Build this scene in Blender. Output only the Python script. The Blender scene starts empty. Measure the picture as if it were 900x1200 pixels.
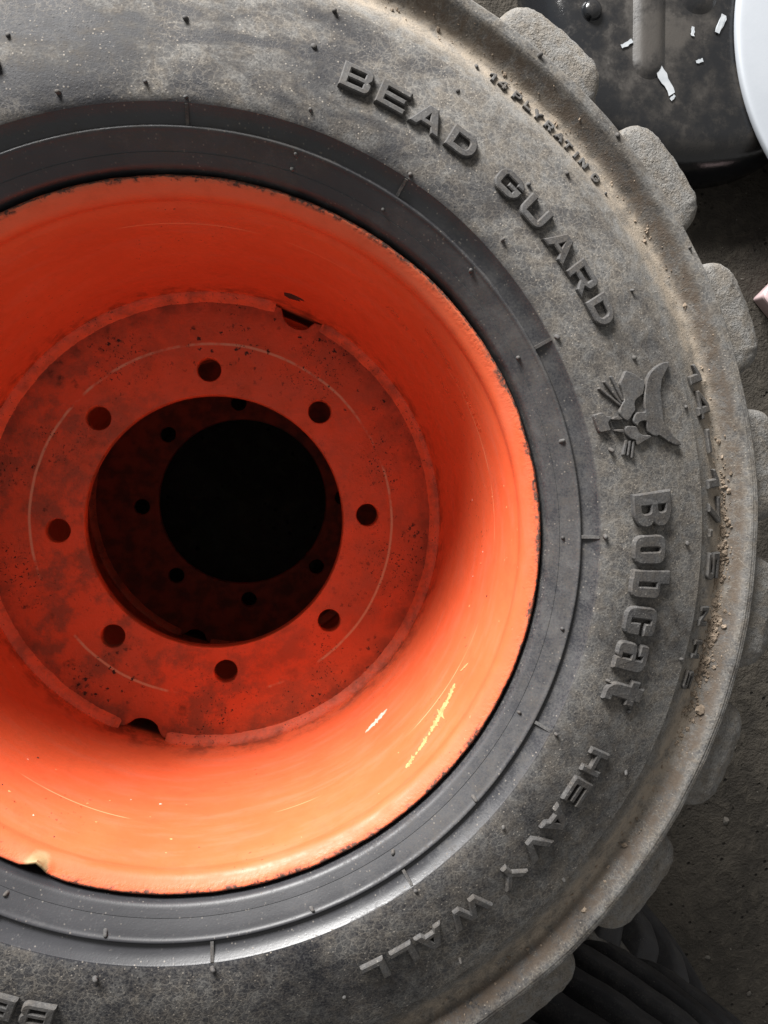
import bpy, bmesh, math, random
from math import sin, cos, pi, radians, hypot, atan2, exp
from mathutils import Vector, Matrix, noise
from mathutils.geometry import tessellate_polygon

random.seed(7)
S = bpy.context.scene
COL = S.collection

# ------------------------------------------------------------------ camera
# world: floor z = 0, wheel axis at x = y = 0, metres
FPX, VX, VY = 850.0, 313.0, 548.5           # focal length and nadir point in photo pixels (900 x 1200)
CAM_Z = 1.192
d = Vector(((VX - 450) / FPX, (VY - 600) / FPX, 1.0)).normalized()
e1 = (Vector((1, 0, 0)) - d[0] * d).normalized()
e2 = d.cross(e1)
def c2w(v): return Vector((v.dot(e1), -v.dot(e2), -v.dot(d)))
cx, cy, cz = c2w(Vector((1, 0, 0))), c2w(Vector((0, -1, 0))), c2w(Vector((0, 0, -1)))
cam = bpy.data.cameras.new('camera')
cam.sensor_fit = 'VERTICAL'; cam.sensor_height = 36.0; cam.sensor_width = 27.0
cam.lens = FPX / 1200 * 36.0
cam.clip_start = 0.02; cam.clip_end = 100
camo = bpy.data.objects.new('camera', cam); COL.objects.link(camo)
m = Matrix.Identity(4)
for i in range(3):
    m[i][0], m[i][1], m[i][2] = cx[i], cy[i], cz[i]
m[0][3], m[1][3], m[2][3] = 0.0459, 0.0505, CAM_Z
camo.matrix_world = m
S.camera = camo

# ------------------------------------------------------------------ light
w = bpy.data.worlds.new('World'); S.world = w; w.use_nodes = True
bg = w.node_tree.nodes['Background']
bg.inputs[0].default_value = (1.0, 0.985, 0.96, 1); bg.inputs[1].default_value = 0.37
def area(name, loc, target, sx, sy, power, col):
    l = bpy.data.lights.new(name, 'AREA'); l.shape = 'RECTANGLE'; l.size = sx; l.size_y = sy
    l.energy = power; l.color = col
    o = bpy.data.objects.new(name, l); COL.objects.link(o); o.location = loc
    o.rotation_euler = (Vector(target) - Vector(loc)).to_track_quat('-Z', 'Y').to_euler()
    return o
area('doorway_daylight', (-1.30, 3.00, 1.78), (0, 0, 0.70), 1.8, 1.05, 540, (1.0, 0.985, 0.96))

vs = S.view_settings
vs.view_transform = 'Standard'; vs.look = 'None'; vs.exposure = 0.0; vs.gamma = 1.0; vs.use_curve_mapping = False
S.cycles.max_bounces = 6; S.cycles.diffuse_bounces = 5; S.cycles.glossy_bounces = 2; S.cycles.transmission_bounces = 1; S.cycles.caustics_reflective = False

# ------------------------------------------------------------------ helpers
def tag(o, label=None, cat=None, group=None, kind=None):
    if label: o['label'] = label
    if cat: o['category'] = cat
    if group: o['group'] = group
    if kind: o['kind'] = kind
    return o
def empty(name, loc, rz=0):
    o = bpy.data.objects.new(name, None); COL.objects.link(o); o.location = loc; o.rotation_euler = (0, 0, rz)
    o.empty_display_size = 0.1
    return o
def mesh(name, verts, faces, mat, parent=None, smooth=True, sharp=None):
    me = bpy.data.meshes.new(name); me.from_pydata(verts, [], faces); me.validate()
    if smooth:
        me.polygons.foreach_set('use_smooth', [True] * len(me.polygons))
        if sharp: me.set_sharp_from_angle(angle=radians(sharp))
    me.materials.append(mat); me.update()
    o = bpy.data.objects.new(name, me); COL.objects.link(o)
    if parent: o.parent = parent
    return o
def inst(name, me, parent, loc=(0, 0, 0), rot=(0, 0, 0)):
    o = bpy.data.objects.new(name, me); COL.objects.link(o); o.parent = parent
    o.location = loc; o.rotation_euler = rot
    return o
def recalc(o):
    bm = bmesh.new(); bm.from_mesh(o.data); bmesh.ops.recalc_face_normals(bm, faces=bm.faces); bm.to_mesh(o.data); bm.free()
def revolve(prof, n, closed=False, fn=None):
    V, F = [], []
    k = len(prof)
    for i in range(n):
        a = 2 * pi * i / n
        for (r, z) in prof:
            if fn: r2, z2 = fn(r, z, a)
            else: r2, z2 = r, z
            V.append((r2 * cos(a), r2 * sin(a), z2))
    for i in range(n):
        j = (i + 1) % n
        for q in range(k if closed else k - 1):
            q2 = (q + 1) % k
            F.append((i * k + q, j * k + q, j * k + q2, i * k + q2))
    return V, F
def interp(x, pts):
    if x <= pts[0][0]: return pts[0][1]
    for (a, b), (c, e) in zip(pts, pts[1:]):
        if x <= c: return b + (e - b) * (x - a) / (c - a)
    return pts[-1][1]
def smooth_prof(pts, n=3):
    # Catmull-Rom through the points
    out = []
    for i in range(len(pts) - 1):
        p0 = pts[max(i - 1, 0)]; p1 = pts[i]; p2 = pts[i + 1]; p3 = pts[min(i + 2, len(pts) - 1)]
        for s in range(n):
            t = s / n
            q = []
            for c in (0, 1):
                m1 = (p2[c] - p0[c]) / 2; m2 = (p3[c] - p1[c]) / 2
                lim = abs(p2[c] - p1[c]) * 1.5
                m1 = max(-lim, min(lim, m1)); m2 = max(-lim, min(lim, m2))
                q.append((2 * t**3 - 3 * t**2 + 1) * p1[c] + (t**3 - 2 * t**2 + t) * m1 + (-2 * t**3 + 3 * t**2) * p2[c] + (t**3 - t**2) * m2)
            out.append(tuple(q))
    out.append(pts[-1])
    return out
def area2(L): return sum(a[0] * b[1] - b[0] * a[1] for a, b in zip(L, L[1:] + L[:1]))
def offs(L, o):
    # move a loop by o to its left (into the material)
    if abs(o) < 1e-9: return list(L)
    n = len(L); R = []
    for i in range(n):
        p, q, s = Vector(L[i - 1]), Vector(L[i]), Vector(L[(i + 1) % n])
        a = (q - p); b = (s - q)
        if a.length < 1e-9 or b.length < 1e-9: R.append(tuple(q)); continue
        a.normalize(); b.normalize()
        n1 = Vector((-a.y, a.x)); n2 = Vector((-b.y, b.x)); mm = n1 + n2
        l = mm.length
        if l < 1e-6: R.append(tuple(q)); continue
        mm /= l; c = max(0.45, mm.dot(n1))
        R.append(tuple(q + mm * (o / c)))
    return R
def rnd(pts, rad=0.0, n=4):
    # pts: (x, y) or (x, y, radius): round the corners
    out = []; k = len(pts)
    for i in range(k):
        p = pts[i]; r = p[2] if len(p) > 2 else rad
        q = Vector(p[:2]); a = Vector(pts[i - 1][:2]) - q; b = Vector(pts[(i + 1) % k][:2]) - q
        if r <= 0: out.append(tuple(q)); continue
        t = min(r, a.length * .48, b.length * .48)
        A = q + a.normalized() * t; B = q + b.normalized() * t
        for s in range(n + 1):
            u = s / n
            out.append(tuple(A * (1 - u)**2 + q * 2 * u * (1 - u) + B * u * u))
    return out
def extrude(loops, levels, M):
    """loops: outer first then holes; levels [(inset, w)...] bottom to top; M maps x, y, w to a point"""
    Ls = []
    for i, L in enumerate(loops):
        L = list(L); a = area2(L)
        if (i == 0) != (a > 0): L.reverse()
        Ls.append(L)
    V, F = [], []
    top = []
    for L in Ls:
        n = len(L); base = len(V)
        for (o, ww) in levels:
            for p in offs(L, o): V.append(M(p[0], p[1], ww))
        for lv in range(len(levels) - 1):
            for i in range(n):
                j = (i + 1) % n; b0 = base + lv * n; b1 = b0 + n
                F.append((b0 + i, b0 + j, b1 + j, b1 + i))
        top.append((offs(L, levels[-1][0]), base + (len(levels) - 1) * n))
    idx = [b + i for (L, b) in top for i in range(len(L))]
    for t in tessellate_polygon([[Vector((p[0], p[1], 0)) for p in L] for L, b in top]):
        F.append(tuple(idx[i] for i in t))
    return V, F

# ------------------------------------------------------------------ materials
ZD = -.203                                   # height of the disc face below the rim lip
def new_mat(name):
    mt = bpy.data.materials.new(name); mt.use_nodes = True
    nt = mt.node_tree; nt.nodes.clear()
    out = nt.nodes.new('ShaderNodeOutputMaterial'); b = nt.nodes.new('ShaderNodeBsdfPrincipled')
    nt.links.new(b.outputs[0], out.inputs[0])
    return mt, G(nt), b
class G:
    def __init__(s, nt): s.nt = nt; s.N = nt.nodes; s.L = nt.links
    def put(s, sock, v):
        if v is None: return
        if hasattr(v, 'is_output') or isinstance(v, bpy.types.NodeSocket): s.L.new(v, sock)
        else:
            if isinstance(v, tuple) and len(v) == 3 and sock.type == 'RGBA': v = v + (1,)
            sock.default_value = v
    def coords(s, out='Object'): return s.N.new('ShaderNodeTexCoord').outputs[out]
    def rand(s): return s.N.new('ShaderNodeObjectInfo').outputs['Random']
    def math(s, op, a, b=None, c=None, clamp=False):
        n = s.N.new('ShaderNodeMath'); n.operation = op; n.use_clamp = clamp
        s.put(n.inputs[0], a); s.put(n.inputs[1], b)
        if c is not None: s.put(n.inputs[2], c)
        return n.outputs[0]
    def sep(s, v):
        n = s.N.new('ShaderNodeSeparateXYZ'); s.put(n.inputs[0], v); return n.outputs
    def noise(s, vec, scale, detail=4, rough=.55, w=None, dist=0.0, col=False):
        n = s.N.new('ShaderNodeTexNoise'); n.noise_dimensions = '4D' if w is not None else '3D'
        s.put(n.inputs['Vector'], vec); n.inputs['Scale'].default_value = scale; n.inputs['Detail'].default_value = detail
        n.inputs['Roughness'].default_value = rough; n.inputs['Distortion'].default_value = dist
        if w is not None: s.put(n.inputs['W'], w)
        return n.outputs['Color' if col else 'Fac']
    def vor(s, vec, scale, feature='F1', out='Distance', rnd_=1.0):
        n = s.N.new('ShaderNodeTexVoronoi'); n.feature = feature
        s.put(n.inputs['Vector'], vec); n.inputs['Scale'].default_value = scale; n.inputs['Randomness'].default_value = rnd_
        return n.outputs[out]
    def map(s, v, a, b, c=0.0, e=1.0, smooth=True):
        n = s.N.new('ShaderNodeMapRange'); n.interpolation_type = 'SMOOTHSTEP' if smooth else 'LINEAR'
        s.put(n.inputs[0], v); s.put(n.inputs[1], a); s.put(n.inputs[2], b); s.put(n.inputs[3], c); s.put(n.inputs[4], e)
        return n.outputs[0]
    def mix(s, f, a, b, mode='MIX'):
        n = s.N.new('ShaderNodeMix'); n.data_type = 'RGBA'; n.blend_type = mode
        s.put(n.inputs[0], f); s.put(n.inputs[6], a); s.put(n.inputs[7], b)
        return n.outputs[2]
    def ramp(s, v, pts, interp='LINEAR'):
        n = s.N.new('ShaderNodeValToRGB'); n.color_ramp.interpolation = interp
        e = n.color_ramp.elements
        while len(e) < len(pts): e.new(0.5)
        for q, (p, c) in zip(e, pts):
            q.position = p; q.color = (c if isinstance(c, tuple) else (c, c, c)) + (1,)
        s.put(n.inputs[0], v); return n.outputs[0]
    def mapping(s, vec, scale=(1, 1, 1), rot=(0, 0, 0), loc=(0, 0, 0)):
        n = s.N.new('ShaderNodeMapping'); s.put(n.inputs[0], vec); n.inputs['Scale'].default_value = scale
        n.inputs['Rotation'].default_value = rot; n.inputs['Location'].default_value = loc
        return n.outputs[0]
    def bump(s, h, dist, strength=1.0, normal=None):
        n = s.N.new('ShaderNodeBump'); n.inputs['Strength'].default_value = strength; n.inputs['Distance'].default_value = dist
        s.put(n.inputs['Height'], h)
        if normal: s.put(n.inputs['Normal'], normal)
        return n.outputs[0]
    def radius(s, v):
        x, y, z = s.sep(v)
        return s.math('SQRT', s.math('ADD', s.math('MULTIPLY', x, x), s.math('MULTIPLY', y, y)))

def rubber(name, mode):
    """old tyre rubber with dried dust. mode: tyre / letter / dusty / lug"""
    mt, g, b = new_mat(name)
    oc = g.coords(); r = g.radius(oc)
    vo = g.N.new('ShaderNodeVectorMath'); vo.operation = 'ADD'
    g.put(vo.inputs[0], oc); g.put(vo.inputs[1], g.math('MULTIPLY', g.rand(), 7.0)); v = vo.outputs[0]
    blot = g.noise(v, 13, 6, .65)
    midc = g.noise(v, 90, 5, .65, None, .4, True)
    mid, dens, tint = g.sep(midc)
    fine = g.noise(v, 620, 3, .7)
    vv = g.N.new('ShaderNodeVectorMath'); vv.operation = 'MULTIPLY_ADD'
    g.put(vv.inputs[0], midc); vv.inputs[1].default_value = (.014, .014, .014); g.put(vv.inputs[2], v)
    cell = g.vor(v, 330)
    speck = g.math('MULTIPLY', g.map(cell, .12, .24, 1.0, 0.0), g.map(dens, .47, .62))
    tyre_ = mode == 'tyre'
    if tyre_:
        base = g.ramp(g.map(r, .235, .435, smooth=False), [(0, .06), (.025, .10), (.050, .08), (.08, .14), (.11, .15), (.122, .08), (.174, .05), (.178, .40), (.40, .46),
            (.58, .52), (.62, .66), (.68, .84), (.735, .88), (.77, .62), (.81, .50), (.83, .56), (.86, .56), (1, .5)])
    else: base = {'letter': .36, 'dusty': .46, 'lug': .88, 'bar': .10}[mode]
    if tyre_:
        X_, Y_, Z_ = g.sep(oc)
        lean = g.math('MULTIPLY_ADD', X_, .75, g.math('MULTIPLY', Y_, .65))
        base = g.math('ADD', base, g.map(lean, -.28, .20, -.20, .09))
    amp = g.map(r, .2695, .2712, .60, 1.0) if tyre_ else 1.0
    ka, kb, kc = {'tyre': (.60, 1.05, 1.25), 'letter': (.25, .4, .9), 'dusty': (.4, .5, 1.0), 'lug': (.7, .9, 1.8), 'bar': (.5, .5, .8)}[mode]
    var = g.math('MULTIPLY', g.math('SUBTRACT', blot, .5), ka)
    var = g.math('MULTIPLY_ADD', g.math('SUBTRACT', mid, .5), kb, var)
    var = g.math('MULTIPLY_ADD', g.math('SUBTRACT', fine, .5), kc, var)
    dust = g.math('MULTIPLY_ADD', var, amp, base)
    if tyre_:
        vein = g.map(g.vor(vv.outputs[0], 200, 'DISTANCE_TO_EDGE'), 0.0, 0.10, 1.0, 0.0)
        vmask = g.math('MULTIPLY', vein, g.map(blot, .38, .60, .05, .32))
        dust = g.math('MULTIPLY_ADD', vmask, g.map(r, .27, .285), dust)
    dust = g.math('MULTIPLY_ADD', speck, g.math('MULTIPLY', amp, .55), dust)
    dust = g.math('MAXIMUM', g.math('MINIMUM', dust, 1.0), 0.0)
    if tyre_:
        # rubbed, wiped places where the dust is gone
        sm = g.noise(g.mapping(v, (7, 24, 7), (0, 0, .75)), 1.0, 5, .62, None, 1.2)
        clean = g.math('MULTIPLY', g.map(sm, .43, .60, 0, .80), g.map(g.math('MULTIPLY_ADD', X_, -.6, Y_), -.10, .28, .22, 1.0))
        dust = g.math('MULTIPLY', dust, g.math('SUBTRACT', 1.0, g.math('MULTIPLY', clean, g.map(r, .345, .360, 1.0, .1))))
    dcol = g.mix(g.map(tint, .36, .64), (.174, .156, .134), (.194, .188, .178))
    if tyre_:
        ch = g.math('MULTIPLY', g.map(r, .362, .374), g.map(r, .383, .390, 1.0, 0.0))
        dcol = g.mix(g.math('MULTIPLY', ch, g.map(mid, .3, .62, .35, 1.0)), dcol, (.29, .245, .195))
    black = g.mix(g.map(blot, .35, .65), (.015, .015, .018), (.027, .027, .031))
    col = g.mix(g.map(dust, .05, 1.0, 0, 1, False), black, dcol)
    if mode in ('tyre', 'lug'):
        hard = g.math('MULTIPLY', speck, g.map(r, .262, .272, .25, .62) if tyre_ else .5)
        col = g.mix(hard, col, (.30, .265, .225))
    if tyre_:
        col = g.mix(g.math('MULTIPLY', g.math('MULTIPLY', vein, g.map(blot, .36, .60, .0, .30)), g.map(r, .2705, .275)), col, (.235, .212, .182))
    if tyre_:
        st = g.math('MULTIPLY', g.math('MULTIPLY', g.map(r, .381, .389), g.map(r, .393, .399, 1, 0)), g.map(g.math('MULTIPLY_ADD', fine, .5, mid), .62, .85, .12, .75))
        col = g.mix(st, col, (.080, .058, .042))
    g.put(b.inputs['Base Color'], col)
    g.put(b.inputs['Roughness'], g.map(dust, 0, .45, g.ramp(g.map(r, .235, .435, smooth=False), [(0, .5), (.118, .46), (.124, .36), (.175, .36), (.179, .60), (1, .60)]) if tyre_ else .5, .9, False))
    g.put(b.inputs['Specular IOR Level'], g.map(dust, .05, .4, g.map(r, .2695, .2715, .62, .20) if tyre_ else .35, .10, False))
    hgt = g.math('MULTIPLY_ADD', fine, 1.0, g.math('MULTIPLY', mid, .8))
    hgt = g.math('MULTIPLY_ADD', g.map(cell, .10, .26, 1, 0), .35, hgt)
    if mode == 'lug':
        hgt = g.math('MULTIPLY_ADD', g.noise(v, 240, 4, .75), 1.9, hgt)
        nb = g.bump(hgt, .0012, .8)
    elif tyre_:
        nb = g.bump(g.math('MULTIPLY', hgt, g.ramp(g.map(r, .235, .435, smooth=False), [(0, .16), (.174, .12), (.182, .6), (.6, .7), (.7, 1.0), (.78, 1.0), (.82, .7), (1, .8)])), .0006, .7)
    else:
        nb = g.bump(hgt, .0003, .6)
    g.put(b.inputs['Normal'], nb)
    return mt

def orange_paint(name, mode):
    mt, g, b = new_mat(name)
    v = g.coords(); r = g.radius(v); x, y, z = g.sep(v)
    n1 = g.noise(v, 10, 5, .6); n2 = g.noise(v, 60, 5, .65); n3 = g.noise(v, 330, 3, .6)
    col = g.mix(g.map(n1, .3, .7), (.62, .082, .024) if mode == 'disc' else (.65, .104, .037), (.68, .100, .031) if mode == 'disc' else (.71, .126, .047))
    col = g.mix(g.map(n2, .5, .75, 0, .35), col, (.50, .075, .025))
    rough = g.map(n2, .3, .7, .38, .54); b.inputs['Specular IOR Level'].default_value = .35
    # small dark specks of dirt
    wv = g.N.new('ShaderNodeVectorMath'); wv.operation = 'MULTIPLY_ADD'
    g.put(wv.inputs[0], g.noise(v, 420, 2, .6, None, 0, True)); wv.inputs[1].default_value = (.006, .006, .006); g.put(wv.inputs[2], v)
    def specks(scale, lo, hi, dens_scale, d0, d1):
        vn = g.vor(wv.outputs[0], scale)
        return g.math('MULTIPLY', g.map(vn, lo, hi, 1, 0), g.map(g.noise(v, dens_scale, 3, .6), d0, d1))
    if mode == 'disc':
        sp = g.math('MAXIMUM', specks(300, .16, .30, 16, .46, .57), specks(120, .14, .28, 11, .49, .58))
        sp = g.math('MULTIPLY', sp, g.map(r, .125, .165, .25, 1))
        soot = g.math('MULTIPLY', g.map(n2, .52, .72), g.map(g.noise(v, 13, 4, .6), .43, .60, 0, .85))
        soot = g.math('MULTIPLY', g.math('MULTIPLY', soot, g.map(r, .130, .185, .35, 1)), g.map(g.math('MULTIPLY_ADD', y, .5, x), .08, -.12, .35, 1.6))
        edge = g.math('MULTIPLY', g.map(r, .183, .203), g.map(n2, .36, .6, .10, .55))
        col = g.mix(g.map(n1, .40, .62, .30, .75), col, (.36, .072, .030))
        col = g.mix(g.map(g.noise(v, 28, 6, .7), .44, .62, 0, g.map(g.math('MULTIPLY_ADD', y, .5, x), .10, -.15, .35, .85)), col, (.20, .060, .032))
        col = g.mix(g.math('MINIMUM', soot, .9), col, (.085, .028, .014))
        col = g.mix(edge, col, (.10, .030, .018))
        ring = g.math('MULTIPLY', g.map(g.math('ABSOLUTE', g.math('SUBTRACT', r, g.math('ADD', .1640, g.math('MULTIPLY', g.math('SUBTRACT', n1, .5), .004)))), (.0004), .0017, 1, 0),
                      g.map(g.noise(v, 10, 5, .7), .42, .52, 0, .9))
        col = g.mix(ring, col, (.50, .30, .19))
        col = g.mix(sp, col, (.016, .007, .005))
        rough = g.map(n2, .3, .7, .5, .7)
        hgt = n3
        g.put(b.inputs['Normal'], g.bump(hgt, .0006, .8))
    elif mode == 'rim':
        sp = g.math('MAXIMUM', specks(170, .07, .15, 9, .50, .60), specks(60, .02, .05, 5, .46, .6))
        col = g.mix(sp, col, (.09, .022, .012))
        lite = specks(110, .03, .10, 7, .56, .64)
        col = g.mix(lite, col, (.80, .38, .20))
        # wiped dust film running round the barrel
        cy_ = g.N.new('ShaderNodeCombineXYZ'); g.put(cy_.inputs[0], g.math('MULTIPLY', g.math('ARCTAN2', y, x), 2.2)); g.put(cy_.inputs[1], g.math('MULTIPLY', z, 55.0))
        film = g.noise(cy_.outputs[0], 1.6, 5, .65)
        col = g.mix(g.map(film, .46, .72, 0, .26), col, (.52, .150, .085))
        rough = g.math('MULTIPLY_ADD', g.map(film, .40, .68), .22, rough)
        # rust and bare steel on the lip where paint has chipped off
        lip = g.math('MULTIPLY', g.map(r, .2312, .2332), g.map(z, -.010, -.004))
        chip = g.map(g.math('ADD', g.noise(v, 48, 7, .72), g.map(r, .2335, .2352, -.02, .12)), .47, .535)
        chip2 = g.map(g.noise(v, 260, 4, .7), .40, .55, .35, 1)
        rust = g.mix(g.map(n3, .35, .65), (.045, .026, .020), (.12, .062, .045))
        under = g.map(r, .2355, .2368)
        lipmask = g.math('MAXIMUM', g.math('MULTIPLY', g.math('MULTIPLY', lip, chip), chip2), under)
        dusty = g.math('MULTIPLY', lip, g.map(n3, .3, .7, .15, .55))
        col = g.mix(dusty, col, (.42, .12, .06))
        col = g.mix(lipmask, col, rust)
        # waxy sealant round the nick in the lip
        dx = g.math('SUBTRACT', x, -.1045); dy = g.math('SUBTRACT', y, -.2075)
        dd = g.math('SQRT', g.math('ADD', g.math('MULTIPLY', dx, dx), g.math('MULTIPLY', dy, dy)))
        col = g.mix(g.math('MULTIPLY', g.map(g.math('ADD', dd, g.math('MULTIPLY', n3, .003)), .0075, .0105, 1, 0), g.map(z, -.009, -.006)), col, (.30, .20, .10))
        # a thin scored line round the barrel
        ang = g.math('ARCTAN2', y, x)
        zl = g.math('ADD', z, g.math('ADD', .0535, g.math('MULTIPLY', ang, -.006)))
        line = g.math('MULTIPLY', g.map(g.math('ABSOLUTE', zl), .00025, .0006, 1, 0), g.map(g.noise(v, 9, 3, .6), .44, .54, 0, .6))
        col = g.mix(line, col, (.85, .42, .22))
        rough = g.math('ADD', rough, g.math('MULTIPLY', lipmask, .4))
        near_disc = g.math('MULTIPLY', g.map(z, -.165, -.200), g.map(n2, .40, .65, .0, .75))  # patchy darker tone on the barrel towards the disc
        col = g.mix(near_disc, col, (.14, .035, .018))
        back_shade = g.map(z, ZD - .006, ZD - .014)  # shade behind the disc, put into the paint colour so the holes look dark
        col = g.mix(back_shade, col, (.095, .030, .020))
        g.put(b.inputs['Normal'], g.bump(g.math('ADD', g.math('MULTIPLY', n3, g.map(r, .228, .232, .2, 1.6)), g.math('MULTIPLY', n2, .7)), .0005, .55))
    elif mode == 'weld':
        col = g.mix(g.map(n2, .35, .65, .1, .6), col, (.38, .10, .055))
        col = g.mix(g.map(g.noise(v, 30, 5, .65), .48, .66, 0, .4), col, (.14, .040, .02))
        col = g.mix(specks(260, .12, .25, 20, .42, .6), col, (.02, .008, .006))
        g.put(b.inputs['Normal'], g.bump(g.math('ADD', n2, g.math('MULTIPLY', n3, .5)), .0012, .8))
        rough = .6
    g.put(b.inputs['Base Color'], col); g.put(b.inputs['Roughness'], rough)
    return mt

def shaded_disc():  # darkened disc paint: shade inside the stack mixed into the lower disc's colour
    mt, g, b = new_mat('shaded_disc_paint')
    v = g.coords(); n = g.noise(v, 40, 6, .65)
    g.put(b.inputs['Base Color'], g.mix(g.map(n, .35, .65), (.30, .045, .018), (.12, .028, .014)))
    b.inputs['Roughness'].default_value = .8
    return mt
M_DISC_SHADED = shaded_disc()
def simple(name, c0, c1, rough=.6, scale=60, bumpd=.0005, bs=200, spec=.5, rough2=None):
    mt, g, b = new_mat(name)
    v = g.coords(); n = g.noise(v, scale, 5, .6)
    g.put(b.inputs['Base Color'], g.mix(g.map(n, .3, .7), c0, c1))
    if rough2 is None: b.inputs['Roughness'].default_value = rough
    else: g.put(b.inputs['Roughness'], g.map(n, .3, .7, rough, rough2))
    b.inputs['Specular IOR Level'].default_value = spec
    g.put(b.inputs['Normal'], g.bump(g.noise(v, bs, 4, .6), bumpd, .7))
    return mt

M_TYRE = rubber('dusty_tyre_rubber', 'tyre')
M_LET = rubber('raised_letter_rubber', 'letter')
M_DLET = rubber('dusty_letter_rubber', 'dusty')
M_BAR = rubber('dark_tread_rubber', 'bar')
M_LUG = rubber('tread_lug_rubber', 'lug')
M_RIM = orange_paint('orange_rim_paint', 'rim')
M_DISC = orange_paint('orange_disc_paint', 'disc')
M_WELD = orange_paint('orange_weld_paint', 'weld')
M_CLOD = simple('dry_soil', (.12, .090, .064), (.28, .22, .165), .95, 90, .001, 300)
M_GRIT = simple('grey_grit', (.030, .027, .023), (.15, .135, .115), .9, 30, .001, 300)
M_YEL = simple('bare_primer', (.66, .33, .14), (.62, .21, .08), .6, 200, .0002)
M_PALE = simple('pale_paint_scuff', (.85, .55, .48), (.80, .40, .30), .6, 200, .0002)
M_BLK = simple('bare_black_steel', (.022, .018, .016), (.05, .04, .035), .55, 200, .0002)
M_WHITE = simple('white_plastic', (.31, .33, .36), (.34, .36, .39), .6, 8, .0001, 200, .2)
M_FILM = simple('white_film', (.28, .30, .32), (.36, .375, .39), .5, 60, .0002)
M_PINK = simple('pale_pink_plastic', (.52, .38, .39), (.58, .45, .45), .45, 20, .0001)

def floor_mat():
    mt, g, b = new_mat('dirty_concrete')
    v = g.coords()
    a = g.noise(v, 5, 6, .65); c = g.noise(v, 34, 6, .65, None, .4); f = g.noise(v, 190, 4, .65)
    col = g.mix(g.map(a, .35, .65), (.038, .034, .029), (.060, .053, .044))
    col = g.mix(g.map(c, .45, .7, 0, .6), col, (.080, .070, .057))
    pit = g.math('MULTIPLY', g.map(g.vor(v, 55), .08, .22, 1, 0), g.map(g.noise(v, 20, 2), .46, .6))
    col = g.mix(pit, col, (.014, .012, .011))
    sp = g.math('MULTIPLY', g.map(g.vor(v, 95), .04, .11, 1, 0), g.map(g.noise(v, 14, 2), .5, .62))
    col = g.mix(sp, col, (.075, .068, .058))
    g.put(b.inputs['Base Color'], col); b.inputs['Roughness'].default_value = .9; b.inputs['Specular IOR Level'].default_value = .1
    h = g.math('ADD', g.math('MULTIPLY', c, 1.2), g.math('ADD', g.math('MULTIPLY', f, .4), g.math('ADD', g.math('MULTIPLY', pit, -.9), g.math('MULTIPLY', sp, .5))))
    g.put(b.inputs['Normal'], g.bump(h, .012, 1.0))
    return mt
M_FLOOR = floor_mat()

def black_gloss():
    mt, g, b = new_mat('dusty_black_plastic')
    v = g.coords()
    n = g.noise(v, 9, 6, .65); n2 = g.noise(v, 50, 5, .7); n3 = g.noise(v, 240, 4, .7)
    z = g.sep(v)[2]
    up = g.map(g.sep(g.N.new('ShaderNodeNewGeometry').outputs['Normal'])[2], .55, .95)
    dust = g.math('MULTIPLY', g.math('ADD', g.math('MULTIPLY', g.map(n, .42, .66), .9), g.map(n2, .50, .72, 0, .4)), up)
    dust = g.math('MINIMUM', g.math('ADD', dust, g.math('MULTIPLY', up, .10)), 1.0)
    col = g.mix(g.math('MULTIPLY', dust, .28), (.008, .009, .011), (.125, .106, .085))
    g.put(b.inputs['Base Color'], col)
    g.put(b.inputs['Roughness'], g.map(g.math('ADD', dust, g.math('MULTIPLY', g.math('SUBTRACT', n3, .5), .5)), 0, 1.0, .10, .55))
    g.put(b.inputs['Normal'], g.bump(g.math('ADD', n2, g.math('MULTIPLY', n3, .5)), .0008, .5))
    return mt
M_BLACK = black_gloss()

# ------------------------------------------------------------------ floor
n = 60
V, F = [], []
FX0, FY0, FS = -3.0, -3.0, 6.0
for j in range(n + 1):
    for i in range(n + 1):
        V.append((FX0 + FS * i / n, FY0 + FS * j / n, 0))
for j in range(n):
    for i in range(n):
        a = j * (n + 1) + i; F.append((a, a + 1, a + n + 2, a + n + 1))
fl = mesh('floor', V, F, M_FLOOR); tag(fl, 'dark dirty concrete floor under the tyres', None, None, 'structure')

# ------------------------------------------------------------------ wheel section (z = 0 at the rim lip, r from the axle)
TW = 0.365                                   # overall width of the tyre
ZM = 0.0226 - TW / 2
PIECES = [   # smooth runs of the section; the section has a hard corner where two runs meet
    [(.2345, -.018), (.2362, -.014), (.2374, -.010), (.2384, -.003), (.2392, .0020), (.2404, .0045), (.2432, .0066), (.2462, .0086)],
    [(.2462, .0086), (.2464, .0083)],
    [(.2464, .0083), (.2520, .0122), (.2560, .0148), (.2572, .0160), (.2582, .0164), (.2592, .0158), (.2604, .0140)],
    [(.2604, .0140), (.2630, .0152), (.2665, .0178), (.2702, .0216)],
    [(.2702, .0216), (.275, .0225), (.283, .0226), (.290, .0221), (.305, .0198), (.325, .0150), (.345, .0096), (.3556, .0064)],
    [(.3556, .0064), (.3561, .0036)],
    [(.3561, .0036), (.364, -.0002), (.371, -.0044), (.377, -.0084), (.381, -.0104), (.384, -.0104), (.388, -.0082), (.393, -.0046), (.3972, -.0012), (.3990, -.0004)],
    [(.3990, -.0004), (.4010, -.0002)],
    [(.4010, -.0002), (.4013, -.0007), (.4034, -.0008)],
    [(.4034, -.0008), (.4037, -.0013), (.4052, -.0014), (.4064, -.0022)],
    [(.4064, -.0022), (.4078, -.0065), (.4090, -.015), (.4105, -.035), (.413, -.08), (.415, ZM)]]
TOP = [p for q in PIECES for p in q[:-1]] + [PIECES[-1][-1]]
TSM = [p for q in PIECES for p in smooth_prof(q, 4)[:-1]] + [PIECES[-1][-1]]
ZPTS = [(r, z) for r, z in TOP if r < .4083]
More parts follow.
